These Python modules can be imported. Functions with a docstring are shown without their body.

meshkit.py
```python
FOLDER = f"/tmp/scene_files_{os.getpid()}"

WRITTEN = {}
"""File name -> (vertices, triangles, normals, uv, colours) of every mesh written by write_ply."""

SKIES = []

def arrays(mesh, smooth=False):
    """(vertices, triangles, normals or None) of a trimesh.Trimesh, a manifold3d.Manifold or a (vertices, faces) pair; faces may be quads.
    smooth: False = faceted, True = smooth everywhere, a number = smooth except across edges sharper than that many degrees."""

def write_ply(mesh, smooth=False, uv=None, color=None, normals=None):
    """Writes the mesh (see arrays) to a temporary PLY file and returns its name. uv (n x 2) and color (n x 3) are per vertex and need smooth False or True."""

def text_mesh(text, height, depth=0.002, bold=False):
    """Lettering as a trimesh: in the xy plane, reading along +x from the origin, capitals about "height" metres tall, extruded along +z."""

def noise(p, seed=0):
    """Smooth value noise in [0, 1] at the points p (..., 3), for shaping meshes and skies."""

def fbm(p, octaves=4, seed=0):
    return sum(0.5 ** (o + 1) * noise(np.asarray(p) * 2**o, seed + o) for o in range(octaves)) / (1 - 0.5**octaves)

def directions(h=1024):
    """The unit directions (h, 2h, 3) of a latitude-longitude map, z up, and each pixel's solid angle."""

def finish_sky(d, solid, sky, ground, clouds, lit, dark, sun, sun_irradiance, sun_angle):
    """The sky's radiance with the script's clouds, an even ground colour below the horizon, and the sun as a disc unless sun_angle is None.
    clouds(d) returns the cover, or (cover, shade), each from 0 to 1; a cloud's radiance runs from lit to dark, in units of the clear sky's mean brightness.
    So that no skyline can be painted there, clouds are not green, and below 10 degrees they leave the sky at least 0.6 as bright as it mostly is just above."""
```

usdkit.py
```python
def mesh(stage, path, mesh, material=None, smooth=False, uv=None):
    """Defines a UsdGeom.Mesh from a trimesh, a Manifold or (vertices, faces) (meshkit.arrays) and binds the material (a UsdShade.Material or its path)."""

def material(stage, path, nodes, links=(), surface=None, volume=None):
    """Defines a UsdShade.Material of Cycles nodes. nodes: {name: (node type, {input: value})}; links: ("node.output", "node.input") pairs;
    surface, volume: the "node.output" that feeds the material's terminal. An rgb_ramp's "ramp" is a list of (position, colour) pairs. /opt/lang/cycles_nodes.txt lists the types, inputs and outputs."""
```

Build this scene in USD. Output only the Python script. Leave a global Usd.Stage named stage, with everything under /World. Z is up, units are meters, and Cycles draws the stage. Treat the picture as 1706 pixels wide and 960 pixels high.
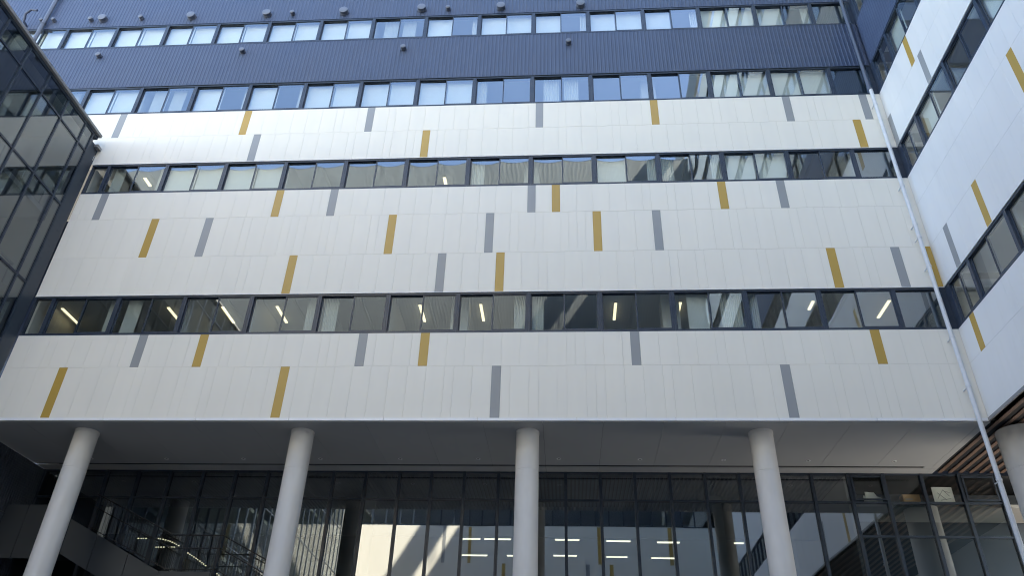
import math, random
import numpy as np
import trimesh, usdkit, meshkit
from pxr import Usd, UsdGeom, UsdLux, UsdShade, Gf, Sdf, Vt

stage = Usd.Stage.CreateInMemory()
UsdGeom.SetStageUpAxis(stage, UsdGeom.Tokens.z)
UsdGeom.SetStageMetersPerUnit(stage, 1.0)
UsdGeom.Xform.Define(stage, '/World')
UsdGeom.Scope.Define(stage, '/World/Looks')
RNG = random.Random(7)

# ------------------------------------------------------------------ camera
PITCH, YAW, ROLL, FPX = 0.580337819, -0.07886456, 0.03235542, 1283.52228
CAM = (1.15916794, -21.9418279, 1.6)
fw = np.array([math.sin(YAW) * math.cos(PITCH), math.cos(YAW) * math.cos(PITCH), math.sin(PITCH)])
r0 = np.array([math.cos(YAW), -math.sin(YAW), 0.0]); u0 = np.cross(r0, fw)
rt = math.cos(ROLL) * r0 + math.sin(ROLL) * u0; up = -math.sin(ROLL) * r0 + math.cos(ROLL) * u0
cam = UsdGeom.Camera.Define(stage, '/World/camera')
cam.CreateHorizontalApertureAttr(36.0); cam.CreateVerticalApertureAttr(36.0 * 577 / 1024)
cam.CreateFocalLengthAttr(36.0 * FPX / 1706); cam.CreateClippingRangeAttr(Gf.Vec2f(0.1, 2000))
cam.AddTransformOp().Set(Gf.Matrix4d(*rt, 0, *up, 0, *(-fw), 0, *CAM, 1))
cam.GetPrim().GetAttribute('exposure').Set(3.46) if cam.GetPrim().GetAttribute('exposure') else cam.CreateExposureAttr(3.46)

# ------------------------------------------------------------------ sky and sun
SUN = np.array([1.0, 0.5, 1.6]); SUN /= np.linalg.norm(SUN)
dome = UsdLux.DomeLight.Define(stage, '/World/sky')
dome.GetPrim().SetCustomDataByKey('kind', 'structure')
skym = usdkit.material(stage, '/World/Looks/sky_look', {
    's': ('sky_texture', {'sky_type': 'single_scattering', 'sun_disc': False, 'sun_elevation': math.asin(SUN[2]), 'sun_rotation': math.atan2(SUN[0], SUN[1]), 'air_density': 1.0, 'aerosol_density': 1.0, 'ozone_density': 1.0}),
    'b': ('background_shader', {'strength': 0.082})}, [('s.color', 'b.color')], surface='b.background')
UsdShade.MaterialBindingAPI.Apply(dome.GetPrim()).Bind(skym)
sun = UsdLux.DistantLight.Define(stage, '/World/sun')
sun.CreateNormalizeAttr(True); sun.CreateIntensityAttr(1.25); sun.CreateAngleAttr(0.5); sun.CreateColorAttr(Gf.Vec3f(1, 0.91, 0.76))
zc = SUN; xc = np.cross([0, 0, 1.0], zc); xc /= np.linalg.norm(xc); yc = np.cross(zc, xc)
sun.AddTransformOp().Set(Gf.Matrix4d(*xc, 0, *yc, 0, *zc, 0, 0, 0, 80, 1))

# ------------------------------------------------------------------ materials
def mat(name, nodes, links, surface='p.BSDF'):
    return usdkit.material(stage, '/World/Looks/' + name, nodes, links, surface=surface)

def paint(name, col, rough=0.4, vary=0.0, noise=0.0, scale=3.0, spec=0.5, metal=0.0, bump=0.0, stretch=1.0):
    nodes = {'p': ('principled_bsdf', {'base_color': col, 'roughness': rough, 'specular_ior_level': spec, 'metallic': metal})}
    links = []; src = None
    if vary or noise:
        nodes['g'] = ('geometry', {}); nodes['n'] = ('noise_texture', {'scale': scale, 'detail': 5.0, 'roughness': 0.6})
        nodes['o'] = ('object_info', {})
        nodes['m1'] = ('map_range', {'from_min': 0.0, 'from_max': 1.0, 'to_min': 1 - vary, 'to_max': 1 + vary})
        nodes['m2'] = ('map_range', {'from_min': 0.25, 'from_max': 0.75, 'to_min': 1 - noise, 'to_max': 1 + noise})
        nodes['x'] = ('math', {'math_type': 'multiply'})
        nodes['c'] = ('vector_math', {'math_type': 'scale', 'vector1': col})
        nodes['mr'] = ('map_range', {'from_min': 0.3, 'from_max': 0.7, 'to_min': rough * 0.8, 'to_max': rough * 1.25})
        nodes['k'] = ('mapping', {'scale': (1.0, 1.0, stretch)})
        links += [('g.position', 'k.vector'), ('k.vector', 'n.vector'), ('o.random', 'm1.value'), ('n.fac', 'm2.value'), ('m1.result', 'x.value1'), ('m2.result', 'x.value2'), ('x.value', 'c.scale'), ('c.vector', 'p.base_color'), ('n.fac', 'mr.value'), ('mr.result', 'p.roughness')]
        if bump:
            nodes['b'] = ('bump', {'strength': bump, 'distance': 0.02}); links += [('n.fac', 'b.height'), ('b.normal', 'p.normal')]
    return mat(name, nodes, links)

M = {}
M['white'] = paint('white_panel_paint', (0.775, 0.74, 0.65), 0.62, 0.010, 0.026, 1.6, 0.22, stretch=0.18)
M['wingwhite'] = paint('wing_panel_paint', (0.745, 0.745, 0.725), 0.4, 0.010, 0.022, 1.6, 0.4, stretch=0.18)
M['trim'] = paint('bright_trim_metal', (0.82, 0.82, 0.81), 0.3)
M['gold'] = paint('gold_panel_paint', (0.45, 0.29, 0.055), 0.42, 0.03, 0.03, 2.0)
M['grey'] = paint('grey_panel_paint', (0.28, 0.288, 0.288), 0.42, 0.03, 0.03, 2.0)
M['seam'] = paint('seam_backing', (0.78, 0.75, 0.68), 0.8)
M['navy'] = paint('dark_corrugated_paint', (0.043, 0.062, 0.112), 0.42, 0.02, 0.06, 0.6)
M['frame'] = paint('window_frame_paint', (0.023, 0.034, 0.053), 0.35, 0.03, 0.04, 2.0)
M['steel'] = paint('dark_steel_paint', (0.030, 0.041, 0.057), 0.4, 0.0, 0.06, 3.0)
M['coping'] = paint('coping_metal', (0.22, 0.22, 0.218), 0.4, 0.0, 0.06, 2.0)
M['column'] = paint('column_paint', (0.66, 0.645, 0.62), 0.6, 0.0, 0.06, 3.0, 0.3, bump=0.05, stretch=0.3)
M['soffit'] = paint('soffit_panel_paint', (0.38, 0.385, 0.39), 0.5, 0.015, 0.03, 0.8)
M['black'] = paint('dark_recess', (0.012, 0.013, 0.016), 0.7)
M['inner'] = paint('room_wall_paint', (0.62, 0.61, 0.58), 0.7, 0.0, 0.03, 1.0)
M['ceil'] = paint('room_ceiling_board', (0.68, 0.68, 0.66), 0.8, 0.0, 0.03, 2.0)
M['floor'] = paint('room_floor_vinyl', (0.30, 0.29, 0.27), 0.5, 0.0, 0.05, 2.0)
M['darkslat'] = paint('lobby_slat_paint', (0.06, 0.075, 0.10), 0.5, 0.0, 0.05, 2.0)
M['darkroom'] = paint('lobby_wall_paint', (0.24, 0.245, 0.24), 0.6, 0.0, 0.06, 0.6)
M['wood'] = paint('wood_slat', (0.15, 0.095, 0.068), 0.5, 0.05, 0.2, 3.0)
M['pipewhite'] = paint('white_pipe_paint', (0.62, 0.635, 0.65), 0.35, 0, 0.05, 3.0)
M['pipedark'] = paint('dark_pipe_paint', (0.085, 0.10, 0.135), 0.35)
M['oppgrey'] = paint('grey_ribbed_paint', (0.074, 0.083, 0.086), 0.6, 0, 0.2, 1.2, 0.3, stretch=0.1)
M['hood'] = paint('hood_paint', (0.12, 0.14, 0.18), 0.45)
M['fascia'] = paint('stair_fascia_paint', (0.055, 0.064, 0.076), 0.5, 0.02, 0.05, 1.5)
M['rail'] = paint('railing_paint', (0.02, 0.022, 0.026), 0.45)
M['paper'] = paint('paper_sheet', (0.75, 0.76, 0.72), 0.8)
M['ink'] = paint('pencil_ink', (0.30, 0.31, 0.31), 0.8)
M['card'] = paint('cardboard', (0.45, 0.30, 0.16), 0.8, 0, 0.1, 6.0)
M['paving'] = paint('courtyard_paving', (0.27, 0.26, 0.245), 0.8, 0.0, 0.12, 0.8)
M['curtain'] = paint('curtain_cloth', (0.74, 0.74, 0.70), 0.9, 0.02, 0.03, 6.0)
M['lightgrey'] = paint('light_louver_paint', (0.135, 0.152, 0.156), 0.6, 0.0, 0.22, 1.2, 0.3, stretch=0.1)
M['chrome'] = paint('downlight_ring', (0.75, 0.75, 0.74), 0.15, metal=1.0)
M['lamp'] = mat('lamp_diffuser', {'e': ('emission', {'color': (1.0, 0.86, 0.52), 'strength': 0.19})}, [], 'e.emission')
M['lamp2'] = mat('cool_lamp_diffuser', {'e': ('emission', {'color': (1.0, 0.88, 0.60), 'strength': 0.3})}, [], 'e.emission')

def glass(name, r0, tint, wav=0.0):
    nodes = {'g': ('geometry', {}), 'd': ('vector_math', {'math_type': 'dot_product'}), 'a': ('math', {'math_type': 'absolute'}),
             'i': ('math', {'math_type': 'subtract', 'value1': 1.0}), 'q': ('math', {'math_type': 'power', 'value2': 5.0}),
             's': ('math', {'math_type': 'multiply_add', 'value2': 1 - r0, 'value3': r0}),
             't': ('transparent_bsdf', {'color': tint}), 'y': ('glossy_bsdf', {'color': (0.92, 0.97, 1.0), 'roughness': 0.0}), 'm': ('mix_closure', {})}
    links = [('g.incoming', 'd.vector1'), ('g.normal', 'd.vector2'), ('d.value', 'a.value1'), ('a.value', 'i.value2'), ('i.value', 'q.value1'), ('q.value', 's.value1'),
             ('s.value', 'm.fac'), ('t.BSDF', 'm.closure1'), ('y.BSDF', 'm.closure2')]
    return mat(name, nodes, links, 'm.closure')
M['glass'] = glass('window_glass', 0.235, (0.82, 0.88, 0.87))
M['lobbyglass'] = glass('lobby_glass', 0.25, (0.42, 0.50, 0.54))
M['clearglass'] = glass('clear_opener_glass', 0.10, (0.85, 0.88, 0.87))
M['hallglass'] = glass('hall_glass', 0.16, (0.48, 0.53, 0.54))

# ------------------------------------------------------------------ object helpers
COUNT = {}
def path(parent, name):
    base = parent + '/' + name
    k = COUNT.get(base, 0); COUNT[base] = k + 1
    return base if k == 0 else base + '_%03d' % k

def tag(prim, label=None, cat=None, group=None, kind=None):
    for k, v in (('label', label), ('category', cat), ('group', group), ('kind', kind)):
        if v: prim.SetCustomDataByKey(k, v)

def thing(name, label, cat, loc=(0, 0, 0), group=None, kind=None):
    p = path('/World', name); x = UsdGeom.Xform.Define(stage, p); x.AddTranslateOp().Set(Gf.Vec3d(*loc))
    tag(x.GetPrim(), label, cat, group, kind)
    return p, np.array(loc, float)

class MB:
    def __init__(s): s.v = []; s.f = []; s.n = 0
    def add(s, v, f):
        s.v.append(np.asarray(v, float)); s.f.append(np.asarray(f, int) + s.n); s.n += len(v); return s
    def box(s, x0, x1, y0, y1, z0, z1):
        x0, x1 = sorted((x0, x1)); y0, y1 = sorted((y0, y1)); z0, z1 = sorted((z0, z1))
        v = [(x, y, z) for z in (z0, z1) for y in (y0, y1) for x in (x0, x1)]
        f = [(0, 2, 1), (1, 2, 3), (4, 5, 6), (5, 7, 6), (0, 1, 4), (1, 5, 4), (2, 6, 3), (3, 6, 7), (0, 4, 2), (2, 4, 6), (1, 3, 5), (3, 7, 5)]
        return s.add(v, f)
    def tm(s, m): return s.add(m.vertices, m.faces)
    def tube(s, a, b, r, n=12, r2=None):
        a = np.array(a, float); b = np.array(b, float); d = b - a; L = np.linalg.norm(d); d /= L
        h = np.array([0, 0, 1.0]) if abs(d[2]) < 0.9 else np.array([1.0, 0, 0])
        p = np.cross(d, h); p /= np.linalg.norm(p); q = np.cross(d, p); r2 = r if r2 is None else r2
        an = np.arange(n) * 2 * math.pi / n
        ring = np.cos(an)[:, None] * p + np.sin(an)[:, None] * q
        v = np.vstack([a + r * ring, b + r2 * ring, a, b]); f = []
        for i in range(n):
            j = (i + 1) % n
            f += [(i, i + n, j), (j, i + n, j + n), (2 * n, i, j), (2 * n + 1, j + n, i + n)]
        return s.add(v, f)
    def build(s, name, m, parent, off=(0, 0, 0), smooth=False, label=None, kind=None, xf=None):
        p = path(parent, name)
        v = np.vstack(s.v)
        if xf is not None: v = xf(v)
        v = v - np.array(off, float)
        f = np.vstack(s.f)
        o = usdkit.mesh(stage, p, (v, f), M[m], smooth=smooth)
        tag(o.GetPrim(), label, None, None, kind)
        return p

# local frame of a facade: u along it, w out of it (towards the courtyard), z up
def F_main(v): return np.stack([v[:, 0], -v[:, 1], v[:, 2]], 1)          # (u, w, z) -> x=u, y=-w ; flips winding
XW = 13.65
def F_wing(v): return np.stack([XW - v[:, 1], -v[:, 0], v[:, 2]], 1)     # u = distance from the corner towards the camera
YO = -35.0
def F_opp(v): return np.stack([v[:, 0], YO + v[:, 1], v[:, 2]], 1)
FLIP = {F_main: True, F_wing: True, F_opp: False}
class FB(MB):
    def __init__(s, frame): super().__init__(); s.frame = frame
    def build(s, name, m, parent, **k):
        if FLIP[s.frame]: s.f = [f[:, ::-1] for f in s.f]
        return super().build(name, m, parent, xf=s.frame, **k)
    def panel(s, u0, u1, z0, z1, w=0.0, t=0.02, c=0.002):
        """A cladding panel: box whose front edges are folded back."""
        v = [(u0, w - t, z0), (u1, w - t, z0), (u1, w - t, z1), (u0, w - t, z1), (u0, w - c, z0), (u1, w - c, z0), (u1, w - c, z1), (u0, w - c, z1),
             (u0 + c, w, z0 + c), (u1 - c, w, z0 + c), (u1 - c, w, z1 - c), (u0 + c, w, z1 - c)]
        q = [(0, 4, 5, 1), (1, 5, 6, 2), (2, 6, 7, 3), (3, 7, 4, 0), (4, 8, 9, 5), (5, 9, 10, 6), (6, 10, 11, 7), (7, 11, 8, 4), (8, 11, 10, 9), (0, 1, 2, 3)]
        q = [x[::-1] for x in q]
        f = [t_ for a, b, c_, d in q for t_ in ((a, b, c_), (a, c_, d))]
        return s.add(v, [x[::-1] for x in f])
    def pane(s, u0, u1, z0, z1, w, bulge=0.0, n=8):
        g = np.linspace(-1, 1, n + 1); U, Z = np.meshgrid(g, g)
        W = w + bulge * (1 - U ** 2) * (1 - Z ** 2)
        v = np.stack([(u0 + u1) / 2 + U * (u1 - u0) / 2, W, (z0 + z1) / 2 + Z * (z1 - z0) / 2], -1).reshape(-1, 3)
        f = []
        for j in range(n):
            for i in range(n):
                a = j * (n + 1) + i; f += [(a, a + n + 1, a + 1), (a + 1, a + n + 1, a + n + 2)]
        return s.add(v, f)
    def ribs(s, u0, u1, z0, z1, w, pitch=0.16, d=0.03, back=0.06):
        """A corrugated sheet with upright ribs."""
        xs = []; k = math.floor(u0 / pitch)
        while k * pitch < u1:
            for t, dd in ((0.0, 0), (0.55, 0), (0.65, d), (0.9, d)):
                x = (k + t) * pitch
                if u0 <= x <= u1: xs.append((x, w - d + dd))
            k += 1
        xs = [(u0, w - d)] + xs + [(u1, w - d)]
        n = len(xs); v = [(x, y, z0) for x, y in xs] + [(x, y, z1) for x, y in xs] + [(u0, w - back, z0), (u1, w - back, z0), (u0, w - back, z1), (u1, w - back, z1)]
        f = []
        for i in range(n - 1): f += [(i, n + i, i + 1), (i + 1, n + i, n + i + 1)]
        for i in range(n - 1): f += [(2 * n, i, i + 1), (2 * n + 2, n + i + 1, n + i)]
        f += [(2 * n, i_, j_) for i_, j_ in ((n - 1, 2 * n + 1),)] + [(2 * n + 2, 2 * n + 3, 2 * n - 1)]
        return s.add(v, f)

# ------------------------------------------------------------------ levels shared by the facades
ROW = {'A': (29.27, 30.76), 'B': (24.99, 26.63), 'C': (20.63, 22.13), 'D': (14.29, 15.87)}
J1, J2, J3, J4, ZS = 23.62, 19.33, 17.54, 13.05, 11.16
PROWS = {'u1': (J1, 24.985), 'u2': (22.135, J1), 'm1': (J2, 20.625), 'm2': (J3, J2), 'm3': (15.875, J3), 'l1': (J4, 14.285), 'l2': (ZS + 0.08, J4)}
XL, XR = -17.53, XW

# ------------------------------------------------------------------ ground
g = MB().box(-150, 150, -150, 150, -0.5, 0.0)
tag(stage.GetPrimAtPath(g.build('courtyard_ground', 'paving', '/World')), 'pale paved courtyard ground between the buildings', 'ground', kind='structure')

# ------------------------------------------------------------------ generic window module
def window(parent, F, u0, u1, z0, z1, style, bulge=0.002, blind=None, curtain=None, gl='glass'):
    """A sliding window: outer frame, rear sash, front sash, two panes; u0..u1 is the module. 'fixed': one pane."""
    e = 0.002; fw_, hd, sl = 0.062, 0.075, 0.085; wf, wb = -0.012, -0.15
    a, b = u0 + e, u1 - e
    fr = FB(F)
    fr.box(a, a + fw_, wb, wf, z0, z1).box(b - fw_, b, wb, wf, z0, z1)
    fr.box(a + fw_, b - fw_, wb, wf - 0.003, z0, z0 + sl).box(a + fw_, b - fw_, wb, wf - 0.003, z1 - hd, z1)
    W = fr.build('window', 'frame', parent)
    ia, ib, jz0, jz1 = a + fw_, b - fw_, z0 + sl, z1 - hd
    def sash(x0, x1, y1, y0, bottom, side):
        s = FB(F); t = 0.042
        s.box(x0, x0 + t, y0, y1, jz0, jz1).box(x1 - t, x1, y0, y1, jz0, jz1)
        s.box(x0 + t, x1 - t, y0, y1 - 0.002, jz0, jz0 + bottom).box(x0 + t, x1 - t, y0, y1 - 0.002, jz1 - 0.03, jz1)
        s.build('sash', 'frame', W)
        bl = bulge * RNG.uniform(0.6, 1.3)
        FB(F).pane(x0 + t, x1 - t, jz0 + bottom, jz1 - 0.03, (y0 + y1) / 2 + 0.004, bl).build('pane', gl, W, smooth=True)
    if style == 'slide':
        m = (u0 + u1) / 2
        sash(ia, m + 0.02, -0.088, -0.128, 0.02, 0)
        sash(m - 0.022, ib, -0.035, -0.075, 0.06, 1)
    elif style == 'fixed':
        FB(F).pane(ia, ib, jz0, jz1, -0.09, 0.0).build('pane', gl, W, smooth=True)
    if blind:
        for (x0, x1, drop) in blind:
            FB(F).box(x0, x1, -0.262, -0.258, z1 - drop, z1 + 0.1).build('blind', 'curtain', W)
    if curtain:
        for (x0, x1) in curtain:
            n = max(6, int((x1 - x0) / 0.03)); xs = np.linspace(x0, x1, n); c = FB(F)
            v = []; f = []
            for i, x in enumerate(xs):
                w = -0.30 + (0.03 if i % 2 else -0.03)
                v += [(x, w, z0 - 0.5), (x, w, z1 + 0.12)]
            for i in range(n - 1): f += [(2 * i, 2 * i + 1, 2 * i + 2), (2 * i + 1, 2 * i + 3, 2 * i + 2)]
            c.add(v, f).build('curtain', 'curtain', W)
    return W

# ================================================================== MAIN BUILDING
BLD, _ = thing('panelled_building', 'large white panelled building with dark ribbed top storeys, straight ahead across the courtyard', 'building')
ZT = 50.0; YG = 4.42
# structural core behind the cladding
c = MB()
c.box(-19.8, XW + 0.35, 0.03, 0.28, 22.14, 24.98)
c.box(-17.5, XW + 0.35, 0.03, 0.28, 15.88, 20.62)
c.box(-17.5, XW + 0.35, 0.03, 0.28, ZS + 0.02, 14.28)
c.box(-17.75, -17.5, 0.3, 11.9, ZS + 0.05, 22.13)
c.build('wall', 'seam', BLD)
MB().box(XW + 10, XW + 10.2, YG + 0.13, 11.6, 0.03, 11.1).build('lobby_end_wall', 'steel', BLD)
c = MB()
c.box(-30, XW + 0.35, 0.07, 0.3, 26.64, 29.26).box(-30, XW + 0.35, 0.07, 0.3, 30.77, ZT).box(-30, -19.81, 0.07, 0.3, 20.0, 24.98)
c.box(-30.3, -30, 0.0, 12, 20, ZT).box(-30, XW + 10, 11.7, 12, ZS + 0.05, ZT).box(-30, XW + 10, 0.3, 11.7, ZT - 0.3, ZT)
c.box(XW + 10, XW + 10.3, 0.36, 12, ZS + 0.05, ZT)
c.build('upper_wall', 'navy', BLD)

STRIPS = {'u1': [('g', -17.11), ('o', -11.75), ('g', -6.58), ('g', 0.3), ('o', 4.86), ('g', 10.04), ('g', 12.99)],
 'u2': [('g', -11.09), ('o', -4.19), ('o', 12.49)],
 'm1': [('g', -16.49), ('o', -9.55), ('g', -7.44), ('g', 0.04), ('o', 0.94), ('o', 7.0), ('g', 9.12)],
 'm2': [('o', -14.11), ('g', -12.01), ('o', -5.06), ('g', -1.46), ('o', 2.41), ('g', 4.54)],
 'm3': [('o', -8.47), ('g', -3.09), ('o', -1.02), ('o', 10.32), ('g', 12.46), ('o', 13.49)],
 'l1': [('g', -13.05), ('o', -10.93), ('g', -5.48), ('o', -3.4), ('g', 3.47), ('o', 11.06)],
 'l2': [('o', -15.46), ('o', -7.91), ('g', -0.99), ('g', 8.06)]}

def seams(lo, hi, strips, rng):
    """Splits a row into panels of 0.6 m with some of 0.3 m, round the coloured strips."""
    out = []; x = lo
    for col, c_ in sorted(strips, key=lambda q: q[1]) + [(None, None)]:
        end = hi if col is None else max(lo, c_ - 0.15)
        while end - x > 0.02:
            step = 0.6 if rng.random() < 0.78 else 0.3
            nx = min(end, x + step)
            if end - nx < 0.2: nx = end
            out.append((x, nx, 'white')); x = nx
        if col: out.append((x, min(hi, c_ + 0.15), 'gold' if col == 'o' else 'grey')); x = min(hi, c_ + 0.15)
    return out
GAP = 0.0016
rng = random.Random(3)
stuff = FB(F_main); made = 0
for key in ('l2', 'l1', 'm3', 'm2', 'm1', 'u2', 'u1'):
    z0, z1 = PROWS[key]
    for (a, b, colr) in seams(-19.8 if key in ('u1', 'u2') else XL + 0.01, XR - 0.004, STRIPS[key], rng):
        if colr == 'white' and made >= 300:
            stuff.panel(a + GAP, b - GAP, z0 + GAP, z1 - GAP); continue
        made += colr == 'white'
        FB(F_main).panel(a + GAP, b - GAP, z0 + GAP, z1 - GAP, w=0.0).build(colr + '_panel', colr, BLD)
stuff.build('white_panel', 'white', BLD, kind='stuff')
# bright drip trim along the bottom edge, in three metre lengths
xs = [XL] + [-13.48, -10.45, -7.44, -4.43, -1.5, 1.54, 4.53, 7.59, 10.45, 13.28] + [XR - 0.003]
for a, b in zip(xs, xs[1:]):
    MB().box(a + 0.008, b - 0.008, -0.022, 0.02, ZS - 0.012, ZS + 0.075).build('bottom_trim', 'trim', BLD)
for k in ('B', 'C', 'D'):                                                    # thin light sill flashing above each window band
    MB().box(XL, XR - 0.002, -0.012, 0.02, ROW[k][1] + 0.006, ROW[k][1] + 0.022).build('flashing', 'trim' if k != 'B' else 'frame', BLD)
# ribbed dark cladding of the top storeys
FB(F_main).ribs(-30, XR - 0.003, 26.64, 29.26, 0.0, d=0.012).build('corrugated_cladding', 'navy', BLD)
FB(F_main).ribs(-30, XR - 0.003, 30.77, ZT, 0.0, d=0.012).build('corrugated_cladding', 'navy', BLD)
FB(F_main).ribs(-30, -19.81, 20.0, 24.985, 0.0).build('corrugated_cladding', 'navy', BLD)

# windows
for key in 'ABCD':
    z0, z1 = ROW[key]
    lo = -12 if key in 'AB' else -7
    bulge = {'A': 0.0004, 'B': 0.0004, 'C': 0.0016, 'D': 0.0013}[key]
    for k in range(lo, 5):
        u0, u1 = k * 2.4, k * 2.4 + 2.4; m = u0 + 1.2; bl = []; cu = []
        if key in 'AB':
            r = RNG.random()
            if r < 0.6: bl = [(u0 + 0.06, m - 0.03, 2.3), (m + 0.03, u1 - 0.06, 2.3)]
            elif r < 0.8: bl = [(u0 + 0.06, m - 0.03, 2.3)]; cu = [(u1 - 0.35, u1 - 0.08)]
            else: cu = [(u0 + 0.45, m - 0.1), (m + 0.1, u1 - 0.5)]
            if key == 'B' and k in (-1, 1, 2): bl = []; cu = [(u0 + 0.1, u0 + 0.5)] if k == -1 else []
        elif key == 'C':
            r = RNG.random()
            if k in (-6, -5, 3): bl = [(u0 + 0.06, m - 0.03, 2.2), (m + 0.03, u1 - 0.06, 2.2)]
            elif r < 0.6: cu = [(u0 + 0.12, u0 + 0.6)] + ([(u1 - 0.4, u1 - 0.1)] if r < 0.25 else [])
            if k == 1: bl = [(u0 + 0.06, m - 0.03, 2.2)]
        else:
            cu = {-7: [(u1 - 0.45, u1 - 0.1)], -6: [(u0 + 0.2, u0 + 0.75)], -4: [(u1 - 0.5, u1 - 0.1)], -3: [(u0 + 0.12, u0 + 0.62)], -1: [(u1 - 0.5, u1 - 0.08)], 0: [(u0 + 0.12, u0 + 0.5)],
                  2: [(u1 - 0.8, u1 - 0.1)], 3: [(u0 + 0.1, u0 + 0.45)], 4: []}.get(k, [])
            if k == 2: bl = [(u0 + 0.5, m - 0.03, 1.36)]
        window(BLD, F_main, u0, u1, z0, z1, 'slide', bulge, bl, cu)
    if key in 'CD': window(BLD, F_main, XL + 0.01, -16.8, z0, z1, 'fixed')
    window(BLD, F_main, 12.0, XR - 0.10, z0, z1, 'fixed')
    MB().box(12.02, XR - 0.02, 0.20, 0.24, z0 + 0.01, z1 - 0.01).build('spandrel', 'steel', BLD)
    MB().box(XR - 0.10, XR + 0.05, 0.02, 0.2, z0, z1).build('corner_post', 'frame', BLD)

# rooms behind the window bands
for key, depth in (('A', 5.5), ('B', 5.5), ('C', 5.5), ('D', 5.5)):
    z0, z1 = ROW[key]; x0 = -29.9 if key in 'AB' else -17.45; x1 = XW + 9.9
    MB().box(x0, x1, 0.31, depth, z1 + 0.22, z1 + 0.27).build('room_ceiling', 'ceil', BLD)
    MB().box(x0, x1, depth, depth + 0.1, z0 - 1.2, z1 + 0.5).build('room_back_wall', 'inner', BLD)
    MB().box(x0, x1, 0.31, depth, z0 - 1.15, z0 - 1.05).build('room_floor', 'floor', BLD)
    MB().box(x0, x1, 0.285, 0.31, z1 + 0.0, z1 + 0.5).build('window_pelmet', 'inner', BLD)
    for k in range(-12 if key in 'AB' else -7, 6, 1):
        if RNG.random() < (0.55 if key != 'D' else 0.45) and not (key == 'D' and k in (-7, 5)):
            MB().box(k * 2.4 - 0.06, k * 2.4 + 0.06, 0.312, depth - 0.004, z0 - 1.04, z1 + 0.215).build('partition', 'inner', BLD)
        elif RNG.random() < 0.4:
            MB().box(k * 2.4 - 0.3, k * 2.4 + 0.3, 0.6, 1.2, z0 - 1.04, z1 + 0.215).build('pillar', 'inner', BLD)
    if key in 'CD':
        mb = MB()
        for k in range(-7, 6): mb.box(k * 2.4 + 1.15, k * 2.4 + 1.25, 0.32, depth - 0.01, z1 + 0.18, z1 + 0.215)
        mb.build('ceiling_beam', 'inner', BLD)

# round columns
def lathe(cx, cy, prof, n=40):
    v = []; f = []
    for r, z in prof:
        for i in range(n):
            a = 2 * math.pi * i / n; v.append((cx + r * math.cos(a), cy + r * math.sin(a), z))
    for j in range(len(prof) - 1):
        for i in range(n):
            k = (i + 1) % n; a, b, c_, d = j * n + i, j * n + k, j * n + n + k, j * n + n + i
            f += [(a, b, c_), (a, c_, d)]
    return v, f
for cx in (-14.42, -7.22, 0.0, 7.2):
    cy, R = 0.83, 0.36
    prof = [(R, 0), (R, 4.6), (R - 0.006, 4.606), (R - 0.006, 4.624), (R, 4.63), (R, 9.80), (R - 0.006, 9.806), (R - 0.006, 9.822), (R, 9.83), (R, 11.02), (R + 0.012, 11.022), (R + 0.012, 11.118)]
    MB().add(*lathe(cx, cy, prof)).build('column', 'column', BLD, smooth=35)

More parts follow.
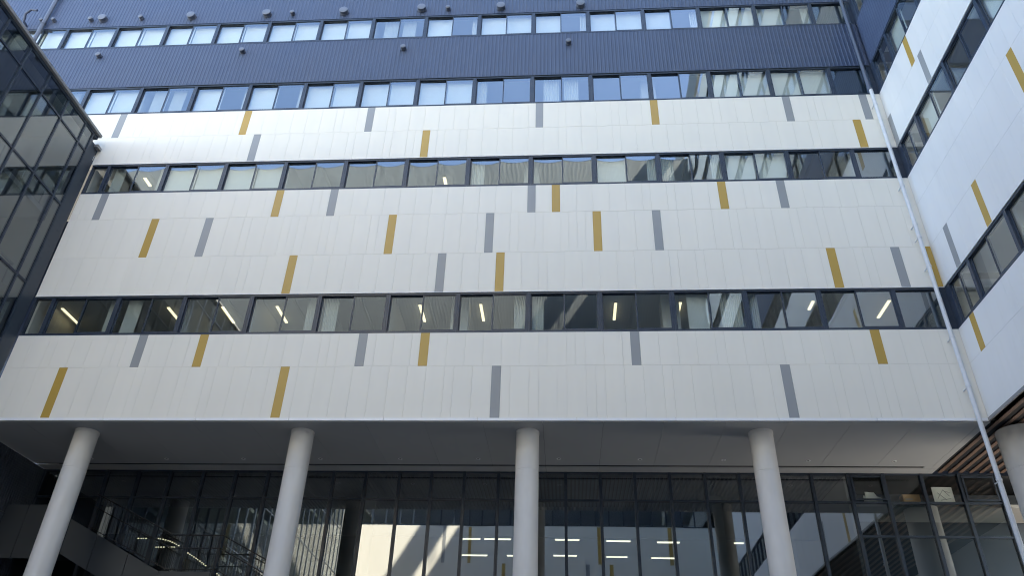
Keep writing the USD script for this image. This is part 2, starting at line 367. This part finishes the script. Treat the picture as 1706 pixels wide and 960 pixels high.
# soffit: flat panels, a dark slot, a rear strip, downlights
SOF = 11.12
k = 0; x = -18.0
while x < XW + 0.03:
    nx = min(x + 1.85, XW + 0.04)
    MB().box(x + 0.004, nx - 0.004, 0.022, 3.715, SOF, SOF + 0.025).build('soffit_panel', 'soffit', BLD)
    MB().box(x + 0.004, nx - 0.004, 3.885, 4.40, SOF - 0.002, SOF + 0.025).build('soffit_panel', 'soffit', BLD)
    x = nx
MB().box(-18, XW + 0.05, 0.29, 4.6, SOF + 0.2, SOF + 0.25).build('soffit_void', 'black', BLD)
MB().box(-18.0, 13.2, 3.72, 3.88, SOF + 0.03, SOF + 0.19).build('slot_diffuser', 'black', BLD)
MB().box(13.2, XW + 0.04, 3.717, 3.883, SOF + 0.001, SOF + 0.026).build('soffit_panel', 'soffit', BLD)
for x, y in ((-15.6, 3.26), (-12.84, 3.26), (-10.05, 3.23), (-7.3, 3.2), (-4.49, 3.18), (-1.79, 3.15), (0.96, 3.12), (3.69, 3.15), (6.47, 3.18), (9.25, 3.22), (12.04, 3.24)):
    rg = MB(); v, f = lathe(x, y, [(0.045, SOF + 0.0), (0.048, SOF - 0.012), (0.075, SOF - 0.010), (0.078, SOF + 0.002)], 20); rg.add(v, f)
    D = rg.build('downlight', 'trim', BLD, smooth=40)
    MB().add(*lathe(x, y, [(0.001, SOF - 0.003), (0.044, SOF - 0.003)], 20)).build('lens', 'black', D)

# glazed wall under the soffit
YG = 4.42
TR = [0.06, 3.2, 6.4, 8.98, 10.11, SOF - 0.03]
mx = [-18.0 + 0.02 + i * 0 for i in range(1)] + [-16.75, -15.55, -14.35, -13.15, -11.93, -10.72, -9.52, -8.32, -7.11, -5.93, -4.72, -3.56, -2.39, -1.18, 0.0, 1.18, 2.39, 3.58, 4.79, 6.0, 7.17, 8.4, 9.62, 10.86, 12.03, 13.29, 14.53, 15.75]
for x in mx:
    MB().box(x - 0.05, x + 0.05, YG - 0.05, YG + 0.12, 0, SOF - 0.004).build('mullion', 'frame', BLD)
for i, z in enumerate(TR):
    for a, b in zip(mx, mx[1:]):
        if z in (8.98, 3.2) and a < 10.5 and not z == 3.2: continue
        MB().box(a + 0.052, b - 0.052, YG - 0.03, YG + 0.10, z - 0.03, z + 0.03).build('transom', 'frame', BLD)
for a, b in zip(mx, mx[1:]):
    zz = [t for t in TR if not (t == 8.98 and a < 10.5)]
    for z0, z1 in zip(zz, zz[1:]):
        fb = FB(F_main); fb.pane(a + 0.03, b - 0.03, z0 + 0.025, z1 - 0.025, -(YG + 0.03), RNG.uniform(-0.0012, 0.0012), 6); fb.build('glass_pane', 'clearglass' if (a > 10.5 and z0 > 10) else 'lobbyglass', BLD, smooth=True)
for x in (10.86, 14.53):                                     # small top-hung openers at the right end
    a, b = x + 0.06, x + 1.12; z0, z1 = 10.17, 11.02; t = 0.06
    MB().box(a, a + t, YG - 0.075, YG - 0.052, z0, z1).box(b - t, b, YG - 0.075, YG - 0.052, z0, z1).box(a + t, b - t, YG - 0.073, YG - 0.052, z0, z0 + t).box(a + t, b - t, YG - 0.073, YG - 0.052, z1 - t, z1).build('opener_frame', 'frame', BLD)

# lobby interior
MB().box(-18, XW + 10, 11.6, 11.69, 0, ZS).build('lobby_wall', 'darkroom', BLD)
MB().box(-18, XW + 10, YG + 0.15, 11.6, -0.002, 0.02).build('lobby_floor', 'floor', BLD)
MB().box(-18, XW + 10, YG + 0.15, 11.6, 11.09, 11.12).build('lobby_ceiling', 'black', BLD)
sl = MB(); x = -17.9
while x < 10.6: sl.box(x, x + 0.07, YG + 0.25, 8.2, 10.93, 11.06); x += 0.14
sl.build('ceiling_slat', 'darkslat', BLD, kind='stuff')
MB().box(-18.1, -17.98, YG + 0.13, 11.6, 0, 11.1).build('lobby_end_wall', 'steel', BLD)
MB().box(-18, 10.7, 8.25, 8.45, 9.9, 11.08).build('bulkhead', 'darkroom', BLD)
MB().box(10.75, 10.85, YG + 0.2, 11.5, 0.03, 11.06).build('lobby_partition', 'darkroom', BLD)
MB().box(10.9, XW + 10, 6.4, 6.5, 0.03, 11.05).build('lobby_partition', 'steel', BLD)
MB().box(10.9, XW + 10, YG + 0.16, 6.3, 10.02, 10.12).build('shelf', 'floor', BLD)
MB().box(-18, 10.7, 6.5, 11.55, 6.3, 6.6).build('gallery_floor', 'inner', BLD)
for cx in (-6.3, 6.6, 8.8):
    MB().add(*lathe(cx, 6.6, [(0.3, 0.03), (0.3, 11.08)], 24)).build('lobby_pillar', 'darkroom', BLD, smooth=35)
rl = MB()
for a, b in ((-12.5, -6.7), (-5.0, 5.6), (7.3, 8.4)):
    x = a
    while x < b: rl.box(x, x + 0.012, 6.6, 6.62, 6.62, 7.75); x += 0.11
    rl.box(a, b, 6.59, 6.63, 7.75, 7.79).box(a, b, 6.595, 6.625, 7.3, 7.33)
rl.build('gallery_railing', 'rail', BLD)

# ventilation hoods on the dark cladding
for i, (x, z, r) in enumerate([(-23.07, 31.3, .07), (-22.49, 31.31, .07), (-20.67, 31.26, .08), (-20.11, 31.31, .15), (-18.24, 31.26, .08), (-15.84, 31.26, .15), (-12.26, 31.24, .15), (-11.05, 31.21, .08), (-8.66, 31.21, .15), (-5.08, 31.23, .15), (-3.87, 31.16, .08), (-1.48, 31.16, .15), (2.08, 31.13, .15),
                                (-19.43, 28.69, .09), (-12.85, 28.7, .09), (-5.64, 28.56, .09), (1.51, 28.6, .09)]):
    r *= 1.3; L = 0.17
    mb = MB().tube((x, 0.03, z), (x, -0.03, z), r * 1.12, 20).tube((x, -0.03, z), (x, -L, z), r, 20, r * 0.98)
    H = mb.build('vent_hood', 'pipedark', BLD, smooth=40)
    MB().tube((x, -L - 0.002, z), (x, -L - 0.02, z), r * 0.98, 20, r * 0.7).build('hood_cap', 'hood', H, smooth=40)
cp = MB(); pts = [(-23.75, 0.03, 31.0), (-23.75, -0.25, 31.05), (-23.65, -0.45, 31.35), (-23.35, -0.55, 31.5), (-23.05, -0.55, 31.4)]
for a, b in zip(pts, pts[1:]): cp.tube(a, b, 0.055, 10)
cp.build('vent_pipe', 'navy', BLD, smooth=40)

# ================================================================== downpipes (fixed to the wall but separate runs)
P, _ = thing('drain_pipe', 'long downpipe in the right-hand corner, white over the white panels and dark above', 'pipe')
px, py = 13.29, -0.17
MB().tube((px, py, 0.2), (px, py, 25.05), 0.068, 20).build('lower_pipe', 'pipewhite', P, smooth=40)
MB().tube((px - 0.03, py + 0.02, 25.05), (px - 0.03, py + 0.02, 49.5), 0.07, 16).build('upper_pipe', 'pipedark', P, smooth=40, label='dark painted upper pipe')
for z in (24.25, 22.1 - 2.0, 18.35, 16.6, 13.9, 12.2, 9.3, 24.9 - 8.0 + 0.9):
    cl = MB().add(*lathe(px, py, [(0.069, z - 0.03), (0.082, z - 0.03), (0.082, z + 0.03), (0.069, z + 0.03)], 20))
    C = cl.build('pipe_clamp', 'pipewhite', P, smooth=30)
    MB().box(px - 0.11, px - 0.078, py - 0.02, -0.002 if z > ZS else py + 0.10, z - 0.10, z - 0.075).build('bracket', 'pipewhite', C)
P, _ = thing('drain_pipe', 'slim dark downpipe on the ribbed cladding above the glass hall, top left', 'pipe')
MB().tube((-22.85, -0.13, 24.2), (-22.85, -0.13, 49.5), 0.09, 16).build('pipe', 'pipedark', P, smooth=40)
for z in (28.0, 30.98, 33.0):
    MB().add(*lathe(-22.85, -0.13, [(0.091, z - 0.03), (0.11, z - 0.03), (0.11, z + 0.03), (0.091, z + 0.03)], 16)).build('pipe_clamp', 'pipedark', P, smooth=30)

# ================================================================== RIGHT WING
WG, _ = thing('building_wing', 'white panelled wing meeting the main facade at a right angle on the right', 'building')
LW = 46.0
w = FB(F_wing)
for z0, z1 in ((22.14, 24.98), (15.88, 20.62), (ZS + 0.02, 14.28)): w.box(0.04, LW, -0.3, -0.03, z0, z1)
w.build('wall', 'seam', WG)
w = FB(F_wing).box(0.04, LW, -0.35, -0.07, 26.64, 29.26)
w.build('upper_wall', 'navy', WG)
WSTR = {'u1': [('o', 2.66), ('g', 7.9)], 'u2': [('g', 0.13 + 0.0), ('g', 3.16), ('o', 9.4)], 'm1': [], 'm2': [('o', 6.78), ('g', 10.3)], 'm3': [('g', 1.17), ('o', 3.3), ('o', 8.4)], 'l1': [('o', 0.92), ('g', 5.1)], 'l2': [('o', 4.6), ('g', 7.6)]}
WSTR['u2'] = [('g', 0.16), ('g', 3.16), ('o', 9.4)]
rng = random.Random(5)
for key in ('l2', 'l1', 'm3', 'm2', 'm1', 'u2', 'u1'):
    z0, z1 = PROWS[key]
    for (a, b, colr) in seams(0.004, 12.0, WSTR[key], rng):
        FB(F_wing).panel(a + GAP, b - GAP, z0 + GAP, z1 - GAP, w=0.0).build(colr + '_panel', 'wingwhite' if colr == 'white' else colr, WG)
    far = FB(F_wing); u = 12.0
    while u < LW - 0.1: far.panel(u + GAP, min(LW, u + 1.2) - GAP, z0 + GAP, z1 - GAP); u += 1.2
    far.build('white_panel', 'wingwhite', WG, kind='stuff')
FB(F_wing).ribs(0.035, LW, 26.64, 29.26, 0.0, d=0.012).build('corrugated_cladding', 'navy', WG)
FB(F_wing).box(0.03, LW, -0.02, 0.03, ZS - 0.02, ZS + 0.075).build('bottom_trim', 'coping', WG)
for k in ('C', 'D'):
    FB(F_wing).box(0.02, LW, -0.02, 0.012, ROW[k][1] + 0.006, ROW[k][1] + 0.022).build('flashing', 'trim', WG)
for key in 'ABCD':
    z0, z1 = ROW[key]
    s0 = {'A': 1.6, 'B': 1.6, 'C': 1.63, 'D': 1.66}[key]
    FB(F_wing).box(0.0, 0.22, -0.15, -0.012, z0, z1).build('corner_post', 'frame', WG)
    window(WG, F_wing, 0.225, s0, z0, z1, 'slide', 0.001)
    for k in range(4):
        bl = []
        if RNG.random() < 0.35: bl = [(s0 + 2.4 * k + 0.06, s0 + 2.4 * k + 1.1, RNG.choice((0.7, 1.2, 2.2)))]
        if key == 'C' and k == 0: bl = [(s0 + 0.1, s0 + 1.1, 2.2)]
        window(WG, F_wing, s0 + 2.4 * k, s0 + 2.4 * k + 2.4, z0, z1, 'slide', 0.001, bl)
    u = s0 + 9.6; fr = FB(F_wing); pn = FB(F_wing)
    fr.box(u, LW, -0.15, -0.015, z0, z0 + 0.085).box(u, LW, -0.15, -0.015, z1 - 0.075, z1)
    while u < LW - 0.2:
        fr.box(u, u + 0.1, -0.15, -0.012, z0 + 0.086, z1 - 0.076); pn.pane(u + 0.1, min(LW, u + 1.2), z0 + 0.08, z1 - 0.07, -0.09, 0.0005, 4); u += 1.2
    fr.build('far_window_band', 'frame', WG); pn.build('far_pane', 'glass', WG, smooth=True)
    FB(F_wing).box(0.5, LW, -4.8, -0.32, z1 + 0.22, z1 + 0.27).build('room_ceiling', 'ceil', WG)
    FB(F_wing).box(0.5, LW, -4.9, -4.8, z0 - 1.2, z1 + 0.5).build('room_back_wall', 'inner', WG)
    FB(F_wing).box(0.5, LW, -4.8, -0.31, z0 - 1.15, z0 - 1.05).build('room_floor', 'floor', WG)
    for k in range(0, 18):
        if RNG.random() < 0.5: FB(F_wing).box(s0 + 2.4 * k - 0.06, s0 + 2.4 * k + 0.06, -4.79, -0.32, z0 - 1.04, z1 + 0.21).build('partition', 'inner', WG)
# upper storeys of the wing, up to the roof screen
HW = 55.6
zz = 30.77; w = FB(F_wing); fr = FB(F_wing); pn = FB(F_wing)
while zz < HW:
    t = min(HW, zz + 2.75)
    w.ribs(0.035, LW, zz, t, 0.0)
    if t + 1.55 < HW:
        fr.box(0.0, LW, -0.15, -0.015, t + 0.003, t + 0.085).box(0.0, LW, -0.15, -0.015, t + 1.47, t + 1.547)
        u = 0.0
        while u < LW - 0.2:
            fr.box(u, u + 0.1, -0.15, -0.012, t + 0.086, t + 1.469); pn.pane(u + 0.1, min(LW, u + 1.2), t + 0.08, t + 1.475, -0.09, 0.0005, 3); u += 1.2
    zz = t + 1.55
w.build('upper_cladding', 'white', WG); fr.build('upper_window_band', 'frame', WG); pn.build('upper_pane', 'glass', WG, smooth=True)
b = FB(F_wing)
b.box(0.5, LW, -5.0, -4.92, 0, HW - 0.01).box(0.5, LW, -14, -0.4, HW - 0.3, HW - 0.02).box(LW - 0.2, LW, -14, -0.4, 0, HW - 0.31)
b.build('wing_core', 'inner', WG)
FB(F_wing).box(0.0, LW, -0.25, -0.0, HW + 1.3, HW + 4.9).build('roof_screen', 'lightgrey', WG)
sp = FB(F_wing)
for k in range(9): sp.box(1 + k * 5.5, 1.1 + k * 5.5, -0.18, -0.08, HW, HW + 1.29)
sp.build('screen_post', 'steel', WG)
# slatted wood soffit under the wing and the stout column that carries it
sl = 0; x = XW + 0.22
FB(F_wing).box(-4.3, 20, -8.0, -0.03, ZS + 0.02, ZS + 0.07).build('soffit_backing', 'black', WG)
while x < XW + 4.2:
    MB().box(x, x + 0.13, -14, 4.36, ZS - 0.015, ZS + 0.012).build('wood_slat', 'wood', WG)
    x += 0.34
CX5, CY5 = 14.72, 0.62
MB().add(*lathe(CX5, CY5, [(0.6, 0), (0.6, 9.86), (0.594, 9.866), (0.594, 9.88), (0.6, 9.886), (0.6, ZS - 0.065)], 48)).build('column', 'column', WG, smooth=35, label='stout round column under the slatted wood soffit')

# ================================================================== LEFT GLASS HALL
GH, _ = thing('glass_hall', 'dark framed glass curtain wall hall jutting out on the left', 'building')
XG = -17.56; LH = 34.0
def F_hall(v): return np.stack([XG + v[:, 1], -v[:, 0], v[:, 2]], 1)
FLIP[F_hall] = False
ZH = 23.48
my = [0.62, 1.18, 2.42, 3.66, 4.89, 6.11] + [6.11 + 1.22 * i for i in range(1, 23)]
tz = [12.6, 16.08, 19.58, 22.3]
HB = 9.6
for u in my:
    FB(F_hall).box(u - 0.03, u + 0.03, -0.10, 0.035, HB, ZH - 0.25).build('mullion', 'frame', GH)
for z in tz:
    for a, b_ in zip(my, my[1:]):
        FB(F_hall).box(a + 0.032, b_ - 0.032, -0.10, 0.022, z - 0.035, z + 0.035).build('transom', 'frame', GH)
for a, b_ in zip(my, my[1:]):
    for z0, z1 in zip([HB] + tz, tz + [ZH - 0.25]):
        FB(F_hall).pane(a + 0.02, b_ - 0.02, z0 + 0.02, z1 - 0.02, -0.01, RNG.uniform(-0.0008, 0.0008), 5).build('glass_pane', 'hallglass', GH, smooth=True)
FB(F_hall).box(0.30, LH, -0.35, 0.02, ZH - 0.25, ZH - 0.12).build('fascia', 'frame', GH)
FB(F_hall).box(0.26, LH, -0.40, 0.13, ZH - 0.12, ZH).build('coping', 'coping', GH)
FB(F_hall).box(0.03, 0.58, -0.12, -0.005, 0.0, ZH - 0.5).build('corner_post', 'steel', GH)
FB(F_hall).box(0.02, 0.30, -0.2, 0.14, ZH - 0.62, ZH - 0.5).build('coping', 'coping', GH)
FB(F_hall).box(0.10, 0.13, -0.02, 0.03, ZH - 1.2, ZH - 0.95).build('wall_light', 'chrome', GH)
h = FB(F_hall)
h.box(0.32, LH, -12, -11.8, 0, ZH - 0.2).box(0.32, 0.5, -11.8, -0.14, 8.5, ZH - 0.2).box(LH - 0.2, LH, -11.8, -0.1, 8.5, ZH - 0.2)
h.build('inner_wall', 'darkroom', GH)
FB(F_hall).box(0.5, LH, -11.8, -0.36, ZH - 0.2, ZH - 0.06).build('roof', 'coping', GH)
for z in (15.75, 19.25, 12.2, HB - 0.4):
    FB(F_hall).box(0.52, LH - 0.2, -11.7, -0.5, z - 0.15, z + 0.05).build('hall_floor', 'darkroom', GH)
rb = FB(F_hall)
for z in (12.2, 15.75, 19.25):
    rb.box(0.6, LH - 0.3, -0.85, -0.80, z + 1.1, z + 1.16)
    for k in range(26): rb.box(0.7 + k * 1.22, 0.74 + k * 1.22, -0.84, -0.81, z + 0.06, z + 1.1)
rb.build('inner_railing', 'lightgrey', GH)
bm = FB(F_hall)
for k in range(12): bm.box(1.8 + 2.44 * k, 2.0 + 2.44 * k, -4.5, -4.2, HB, ZH - 0.21)
bm.build('hall_post', 'inner', GH)
# dark ribbed base wall below the hall
bw = FB(F_hall).ribs(-4.4, LH, 0.0, HB - 0.45, -0.42, 0.12, 0.02)
bw.build('base_wall', 'steel', GH)
FB(F_hall).ribs(-4.4, -0.02, HB - 0.44, ZS - 0.05, -0.42, 0.12, 0.02).build('base_wall', 'steel', GH)
FB(F_hall).box(0.5, LH, -11.7, -0.02, HB - 0.44, HB - 0.41).build('hall_soffit', 'steel', GH)

# ================================================================== OUTDOOR STAIR under the soffit, left
ST, _ = thing('outdoor_stair', 'dark steel stair with baluster railing under the soffit behind the left column', 'stair')
YS = 3.2
def slab(name, pts, y0, y1, m='fascia'):
    n = len(pts); v = [(x, y0, z) for x, z in pts] + [(x, y1, z) for x, z in pts]; f = []
    for i in range(1, n - 1): f += [(0, i, i + 1), (n, n + i + 1, n + i)]
    for i in range(n):
        j = (i + 1) % n; f += [(i, i + n, j), (j, i + n, j + n)]
    m_ = MB().add(v, np.array(f)); return m_.build(name, m, ST)
def zt(x): return 8.82 - (x + 15.25) * 0.4724
for a, b_ in ((-15.55, -14.45), (-14.44, -13.2), (-13.19, -11.99)):
    slab('fascia_panel', [(a + .006, zt(a) - 1.15), (b_ - .006, zt(b_) - 1.15), (b_ - .006, zt(b_)), (a + .006, zt(a))], YS, YS + 0.06)
slab('fascia_panel', [(-11.985, 6.15), (-10.30, 6.15), (-10.30, 7.29), (-11.985, 7.29)], YS, YS + 0.06)
for a, b_ in ((-18.0, -17.2), (-17.19, -16.0)):
    slab('landing_panel', [(a + .006, 7.65), (b_ - .006, 7.65), (b_ - .006, 9.43), (a + .006, 9.43)], YS + 0.002, YS + 0.06)
slab('landing', [(-18.0, 8.15), (-15.6, 8.15), (-15.6, 8.3), (-18.0, 8.3)], YS + 0.07, YG - 0.08)
slab('landing', [(-11.98, 6.7), (-10.3, 6.7), (-10.3, 6.85), (-11.98, 6.85)], YS + 0.07, YG - 0.08)
for i in range(9):
    x = -15.55 + i * 0.4; z = zt(x) - 0.25
    MB().box(x, x + 0.39, YS + 0.07, YG - 0.08, z - 0.2, z).build('tread', 'steel', ST)
for i in range(7):
    x = -10.28 + i * 0.4; z = 6.75 - i * 0.19
    MB().box(x, x + 0.39, YS + 0.07, YG - 0.08, z - 0.2, z).build('tread', 'steel', ST)
slab('stringer', [(-10.29, 6.3), (-7.4, 4.93), (-7.4, 5.35), (-10.29, 6.72)], YS + 0.004, YS + 0.06, 'steel')
def rail(pts, y, base):
    for a, b_ in zip(pts, pts[1:]):
        MB().tube((a[0], y, a[1]), (b_[0], y, b_[1]), 0.022, 10).build('handrail', 'rail', ST, smooth=40)
        MB().tube((a[0], y, a[1] - 0.42), (b_[0], y, b_[1] - 0.42), 0.018, 8).build('handrail', 'rail', ST, smooth=40)
        MB().tube((a[0], y, a[1] - base + 0.06), (b_[0], y, b_[1] - base + 0.06), 0.014, 8).build('bottom_rail', 'rail', ST, smooth=40)
        n = max(1, int((b_[0] - a[0]) / 0.115))
        for i in range(n):
            t = (i + 0.5) / n; x = a[0] + (b_[0] - a[0]) * t; z = a[1] + (b_[1] - a[1]) * t
            MB().box(x - 0.006, x + 0.006, y - 0.006, y + 0.006, z - base, z - 0.02).build('baluster', 'rail', ST)
rail([(-14.9, 9.82), (-11.81, 8.46), (-10.13, 8.46), (-8.0, 7.45)], YS + 0.03, 1.15)

# ================================================================== OPPOSITE BUILDING (behind the camera, seen in the glass)
OP, _ = thing('opposite_building', 'sunlit pale building across the courtyard, seen mirrored in the lobby glass', 'building')
OX0, OX1 = -60.0, XW - 0.02; OH = 54.3
o = FB(F_opp)
for z0, z1 in ((0, 3), (4.6, 8.2), (9.8, 14.28), (15.88, 20.6), (22.2, 25.0)): o.box(OX0, OX1, -0.4, 0.0, z0, z1)
o.build('wall', 'white', OP)
FB(F_opp).box(OX0, OX1, -9, -5, 0, OH - 1).build('core', 'inner', OP)
bands = [(3, 4.6), (8.2, 9.8), (14.28, 15.88), (20.6, 22.2), (25.0, 26.6), (29.3, 30.9), (40.0, 41.6), (45.0, 46.6)]
fr = FB(F_opp); pn = FB(F_opp); flo = FB(F_opp)
for z0, z1 in bands:
    fr.box(OX0, OX1, -0.2, -0.03, z0, z0 + 0.1).box(OX0, OX1, -0.2, -0.03, z1 - 0.1, z1); u = OX0
    flo.box(OX0, OX1, -4.9, -0.42, z1 + 0.1, z1 + 0.3)
    while u < OX1 - 1: fr.box(u, u + 0.12, -0.2, -0.02, z0 + 0.1, z1 - 0.1); pn.pane(u + .1, min(OX1, u + 1.2), z0 + 0.1, z1 - 0.1, -0.1, 0.0, 1); u += 1.2
fr.build('window_band', 'frame', OP); pn.build('pane', 'glass', OP); flo.build('room_ceiling', 'ceil', OP)
o = FB(F_opp)
for z0, z1 in ((26.61, 29.29), (30.91, 33.5), (41.61, 44.99), (46.61, 50.4)): o.box(OX0, OX1, -0.4, 0.0, z0, z1)
o.build('upper_wall', 'white', OP)
FB(F_opp).ribs(OX0, OX1, 33.51, 39.99, 0.0, 0.15, 0.02, 0.2).build('corrugated_cladding', 'oppgrey', OP)
FB(F_opp).ribs(OX0, OX1, 50.41, OH, 0.0, 0.15, 0.02, 0.2).build('parapet_louver', 'lightgrey', OP)
rr = random.Random(11)
for z0, z1 in ((17.5, 20.55), (15.9, 17.5), (12.9, 14.2), (10, 12.9), (22.25, 24.9)):
    for k in range(6):
        x = rr.uniform(-26, 11)
        FB(F_opp).box(x, x + 0.3, 0.001, 0.006, z0, z1).build(rr.choice(('gold', 'grey')) + '_panel', rr.choice(('gold', 'grey')), OP)

# ================================================================== LAMPS AND SMALL THINGS
ordn = ['first', 'second', 'third', 'fourth', 'fifth', 'sixth', 'seventh', 'eighth', 'ninth', 'tenth', 'eleventh', 'twelfth', 'thirteenth']
def lamp(label, x0, x1, y0, y1, z, m='lamp', group=None):
    t, o_ = thing('strip_lamp', label, 'ceiling lamp', ((x0 + x1) / 2, (y0 + y1) / 2, z), group or 'lit strip lamps behind the windows')
    MB().box(x0 - 0.015, x1 + 0.015, y0 - 0.02, y1 + 0.02, z + 0.035, z + 0.07).build('housing', 'trim', t, off=o_)
    MB().box(x0, x1, y0, y1, z, z + 0.033).build('diffuser', m, t, off=o_)
DL = [(-17.2, 'lit strip lamp in the window nearest the glass hall, lowest window row'), (-13.18, 'lit strip lamp above the grey strip panel, left part of lowest window row'), (-11.15, 'lit strip lamp left of the one behind the crossed reflections, lowest window row'),
      (-9.13, 'lit strip lamp seen near a pale curtain, fourth from left in lowest window row'), (-3.93, 'lit strip lamp crossed by a sash bar, above the central gold strip panel'), (-1.75, 'lit strip lamp left of the middle column line, lowest window row'),
      (3.0, 'upright looking lit strip lamp above the central grey strip panel'), (5.235, 'lit strip lamp half hidden by a sash beside a tan blind'), (9.75, 'small glint of a lit lamp cut off by a window mullion, right of middle'), (12.3, 'slanting lit strip lamp in the last sliding window before the corner')]
for x, lab in DL:
    y1 = 2.2 if x != 9.75 else 1.6
    lamp(lab, x - 0.047, x + 0.047, 1.06, y1, 16.02)
for x, y0, y1, lab in ((-3.56, 1.35, 1.95, 'short lit strip lamp in the middle window row, left of centre'), (4.95, 1.0, 2.2, 'lit strip lamp in the middle window row, right of centre'), (-15.9, 1.0, 1.5, 'dim tan lamp in the middle window row beside the glass hall')):
    lamp(lab, x - 0.06, x + 0.06, y0, y1, 22.27)
for (x0, x1, y, where) in ((-2.75, -2.05, 7.4, 'upper row, left of the centre column'), (-1.9, -0.9, 7.4, 'upper row, tucked against the centre column'), (0.77, 1.67, 7.4, 'upper row, first right of the centre column'), (2.68, 3.57, 7.5, 'upper row, midway between the two right columns'), (4.57, 5.4, 7.6, 'upper row, nearest the right column'), (7.4, 7.75, 7.6, 'upper row, small and just left of the right column'),
                            (-3.05, -2.0, 9.8, 'lower row, left of the centre column'), (-1.2, -0.6, 9.8, 'lower row, half behind the centre column'), (0.67, 1.6, 9.7, 'lower row, first right of the centre column'), (2.77, 3.6, 9.8, 'lower row, midway between the two right columns'), (4.56, 5.5, 9.9, 'lower row, nearest the right column')):
    lamp('lit lobby strip lamp, ' + where, x0, x1, y - 0.05, y + 0.05, 9.55, 'lamp2')
# strings of small bulbs over the stair
for lab, pts in (('short string of warm light dots farthest left behind the stair railing', [(-14.04, 8.81), (-13.67, 8.81)]), ('curved string of warm light dots behind the stair railing', [(-13.31, 8.82), (-13.06, 8.78), (-12.8, 8.72), (-12.61, 8.64), (-12.41, 8.55)]),
                 ('short string of warm light dots just below the start of the curved one', [(-13.31, 8.51), (-12.99, 8.52)]), ('short string of warm light dots just below the end of the curved one', [(-12.83, 8.52), (-12.58, 8.52)]),
                 ('slanting string of warm light dots above the lower stair landing', [(-12.09, 8.34), (-11.69, 8.13), (-11.29, 7.89)]), ('last short string of warm light dots at the lower stair landing, by the picture edge', [(-10.96, 7.71), (-10.67, 7.53)])):
    t, o_ = thing('string_lights', lab, 'string lights', (pts[0][0], 5.0, pts[0][1]), 'strings of light dots behind the stair')
    cable = MB()
    for a, b_ in zip(pts, pts[1:]): cable.tube((a[0], 5.0, a[1] + 0.03), (b_[0], 5.0, b_[1] + 0.03), 0.01, 6)
    cable.build('cable', 'rail', t, off=o_)
    P_ = np.array(pts); d = np.r_[0, np.cumsum(np.hypot(*np.diff(P_, axis=0).T))]
    for s_ in np.arange(0.03, d[-1], 0.095):
        x = np.interp(s_, d, P_[:, 0]); z = np.interp(s_, d, P_[:, 1])
        ico = trimesh.creation.icosphere(1, 0.024); ico.vertices = ico.vertices * [1.35, 1, 0.9] + [x, 5.0, z]
        MB().tm(ico).build('bulb', 'lamp', t, off=o_)
# things lying on the shelf behind the openers
t, o_ = thing('cardboard_box', 'brown cardboard box behind the second small opener under the soffit', 'box', (12.87, 4.7, 10.125))
MB().box(12.59, 13.15, 4.56, 4.84, 10.125, 10.43).build('carton', 'card', t, off=o_)
MB().box(12.585, 13.155, 4.555, 4.845, 10.432, 10.442).build('lid', 'card', t, off=o_)
MB().box(12.66, 12.9, 4.556, 4.5595, 10.26, 10.30).build('printed_mark', 'ink', t, off=o_)
t, o_ = thing('drawing_board', 'white framed pencil drawing standing in the third small opener', 'picture', (13.93, 4.555, 10.125))
MB().box(13.6, 14.26, 4.54, 4.57, 10.125, 10.70).build('frame', 'trim', t, off=o_)
MB().box(13.64, 14.22, 4.532, 4.538, 10.165, 10.66).build('sheet', 'paper', t, off=o_)
dr = MB()
for a, b_ in (((13.72, 10.3), (13.95, 10.6)), ((13.95, 10.6), (14.12, 10.38)), ((13.8, 10.24), (14.15, 10.3)), ((13.75, 10.5), (14.0, 10.25)), ((14.0, 10.55), (14.17, 10.5))):
    dr.tube((a[0], 4.53, a[1]), (b_[0], 4.53, b_[1]), 0.009, 6)
dr.build('pencil_line', 'ink', t, off=o_)
t, o_ = thing('paper_stack', 'torn pale papers propped behind the first small opener', 'papers', (11.62, 4.57, 10.125))
v = [(11.36, 10.125), (11.9, 10.125), (11.9, 10.3), (11.74, 10.36), (11.66, 10.5), (11.36, 10.52)]
n = len(v); V = [(x, 4.55, z) for x, z in v] + [(x, 4.57, z) for x, z in v]; Fc = []
for i in range(1, n - 1): Fc += [(0, i, i + 1), (n, n + i + 1, n + i)]
for i in range(n): j = (i + 1) % n; Fc += [(i, i + n, j), (j, i + n, j + n)]
MB().add(V, np.array(Fc)).build('sheet', 'paper', t, off=o_)
MB().box(11.3, 11.5, 4.59, 4.61, 10.125, 10.4).build('sheet', 'paper', t, off=o_)
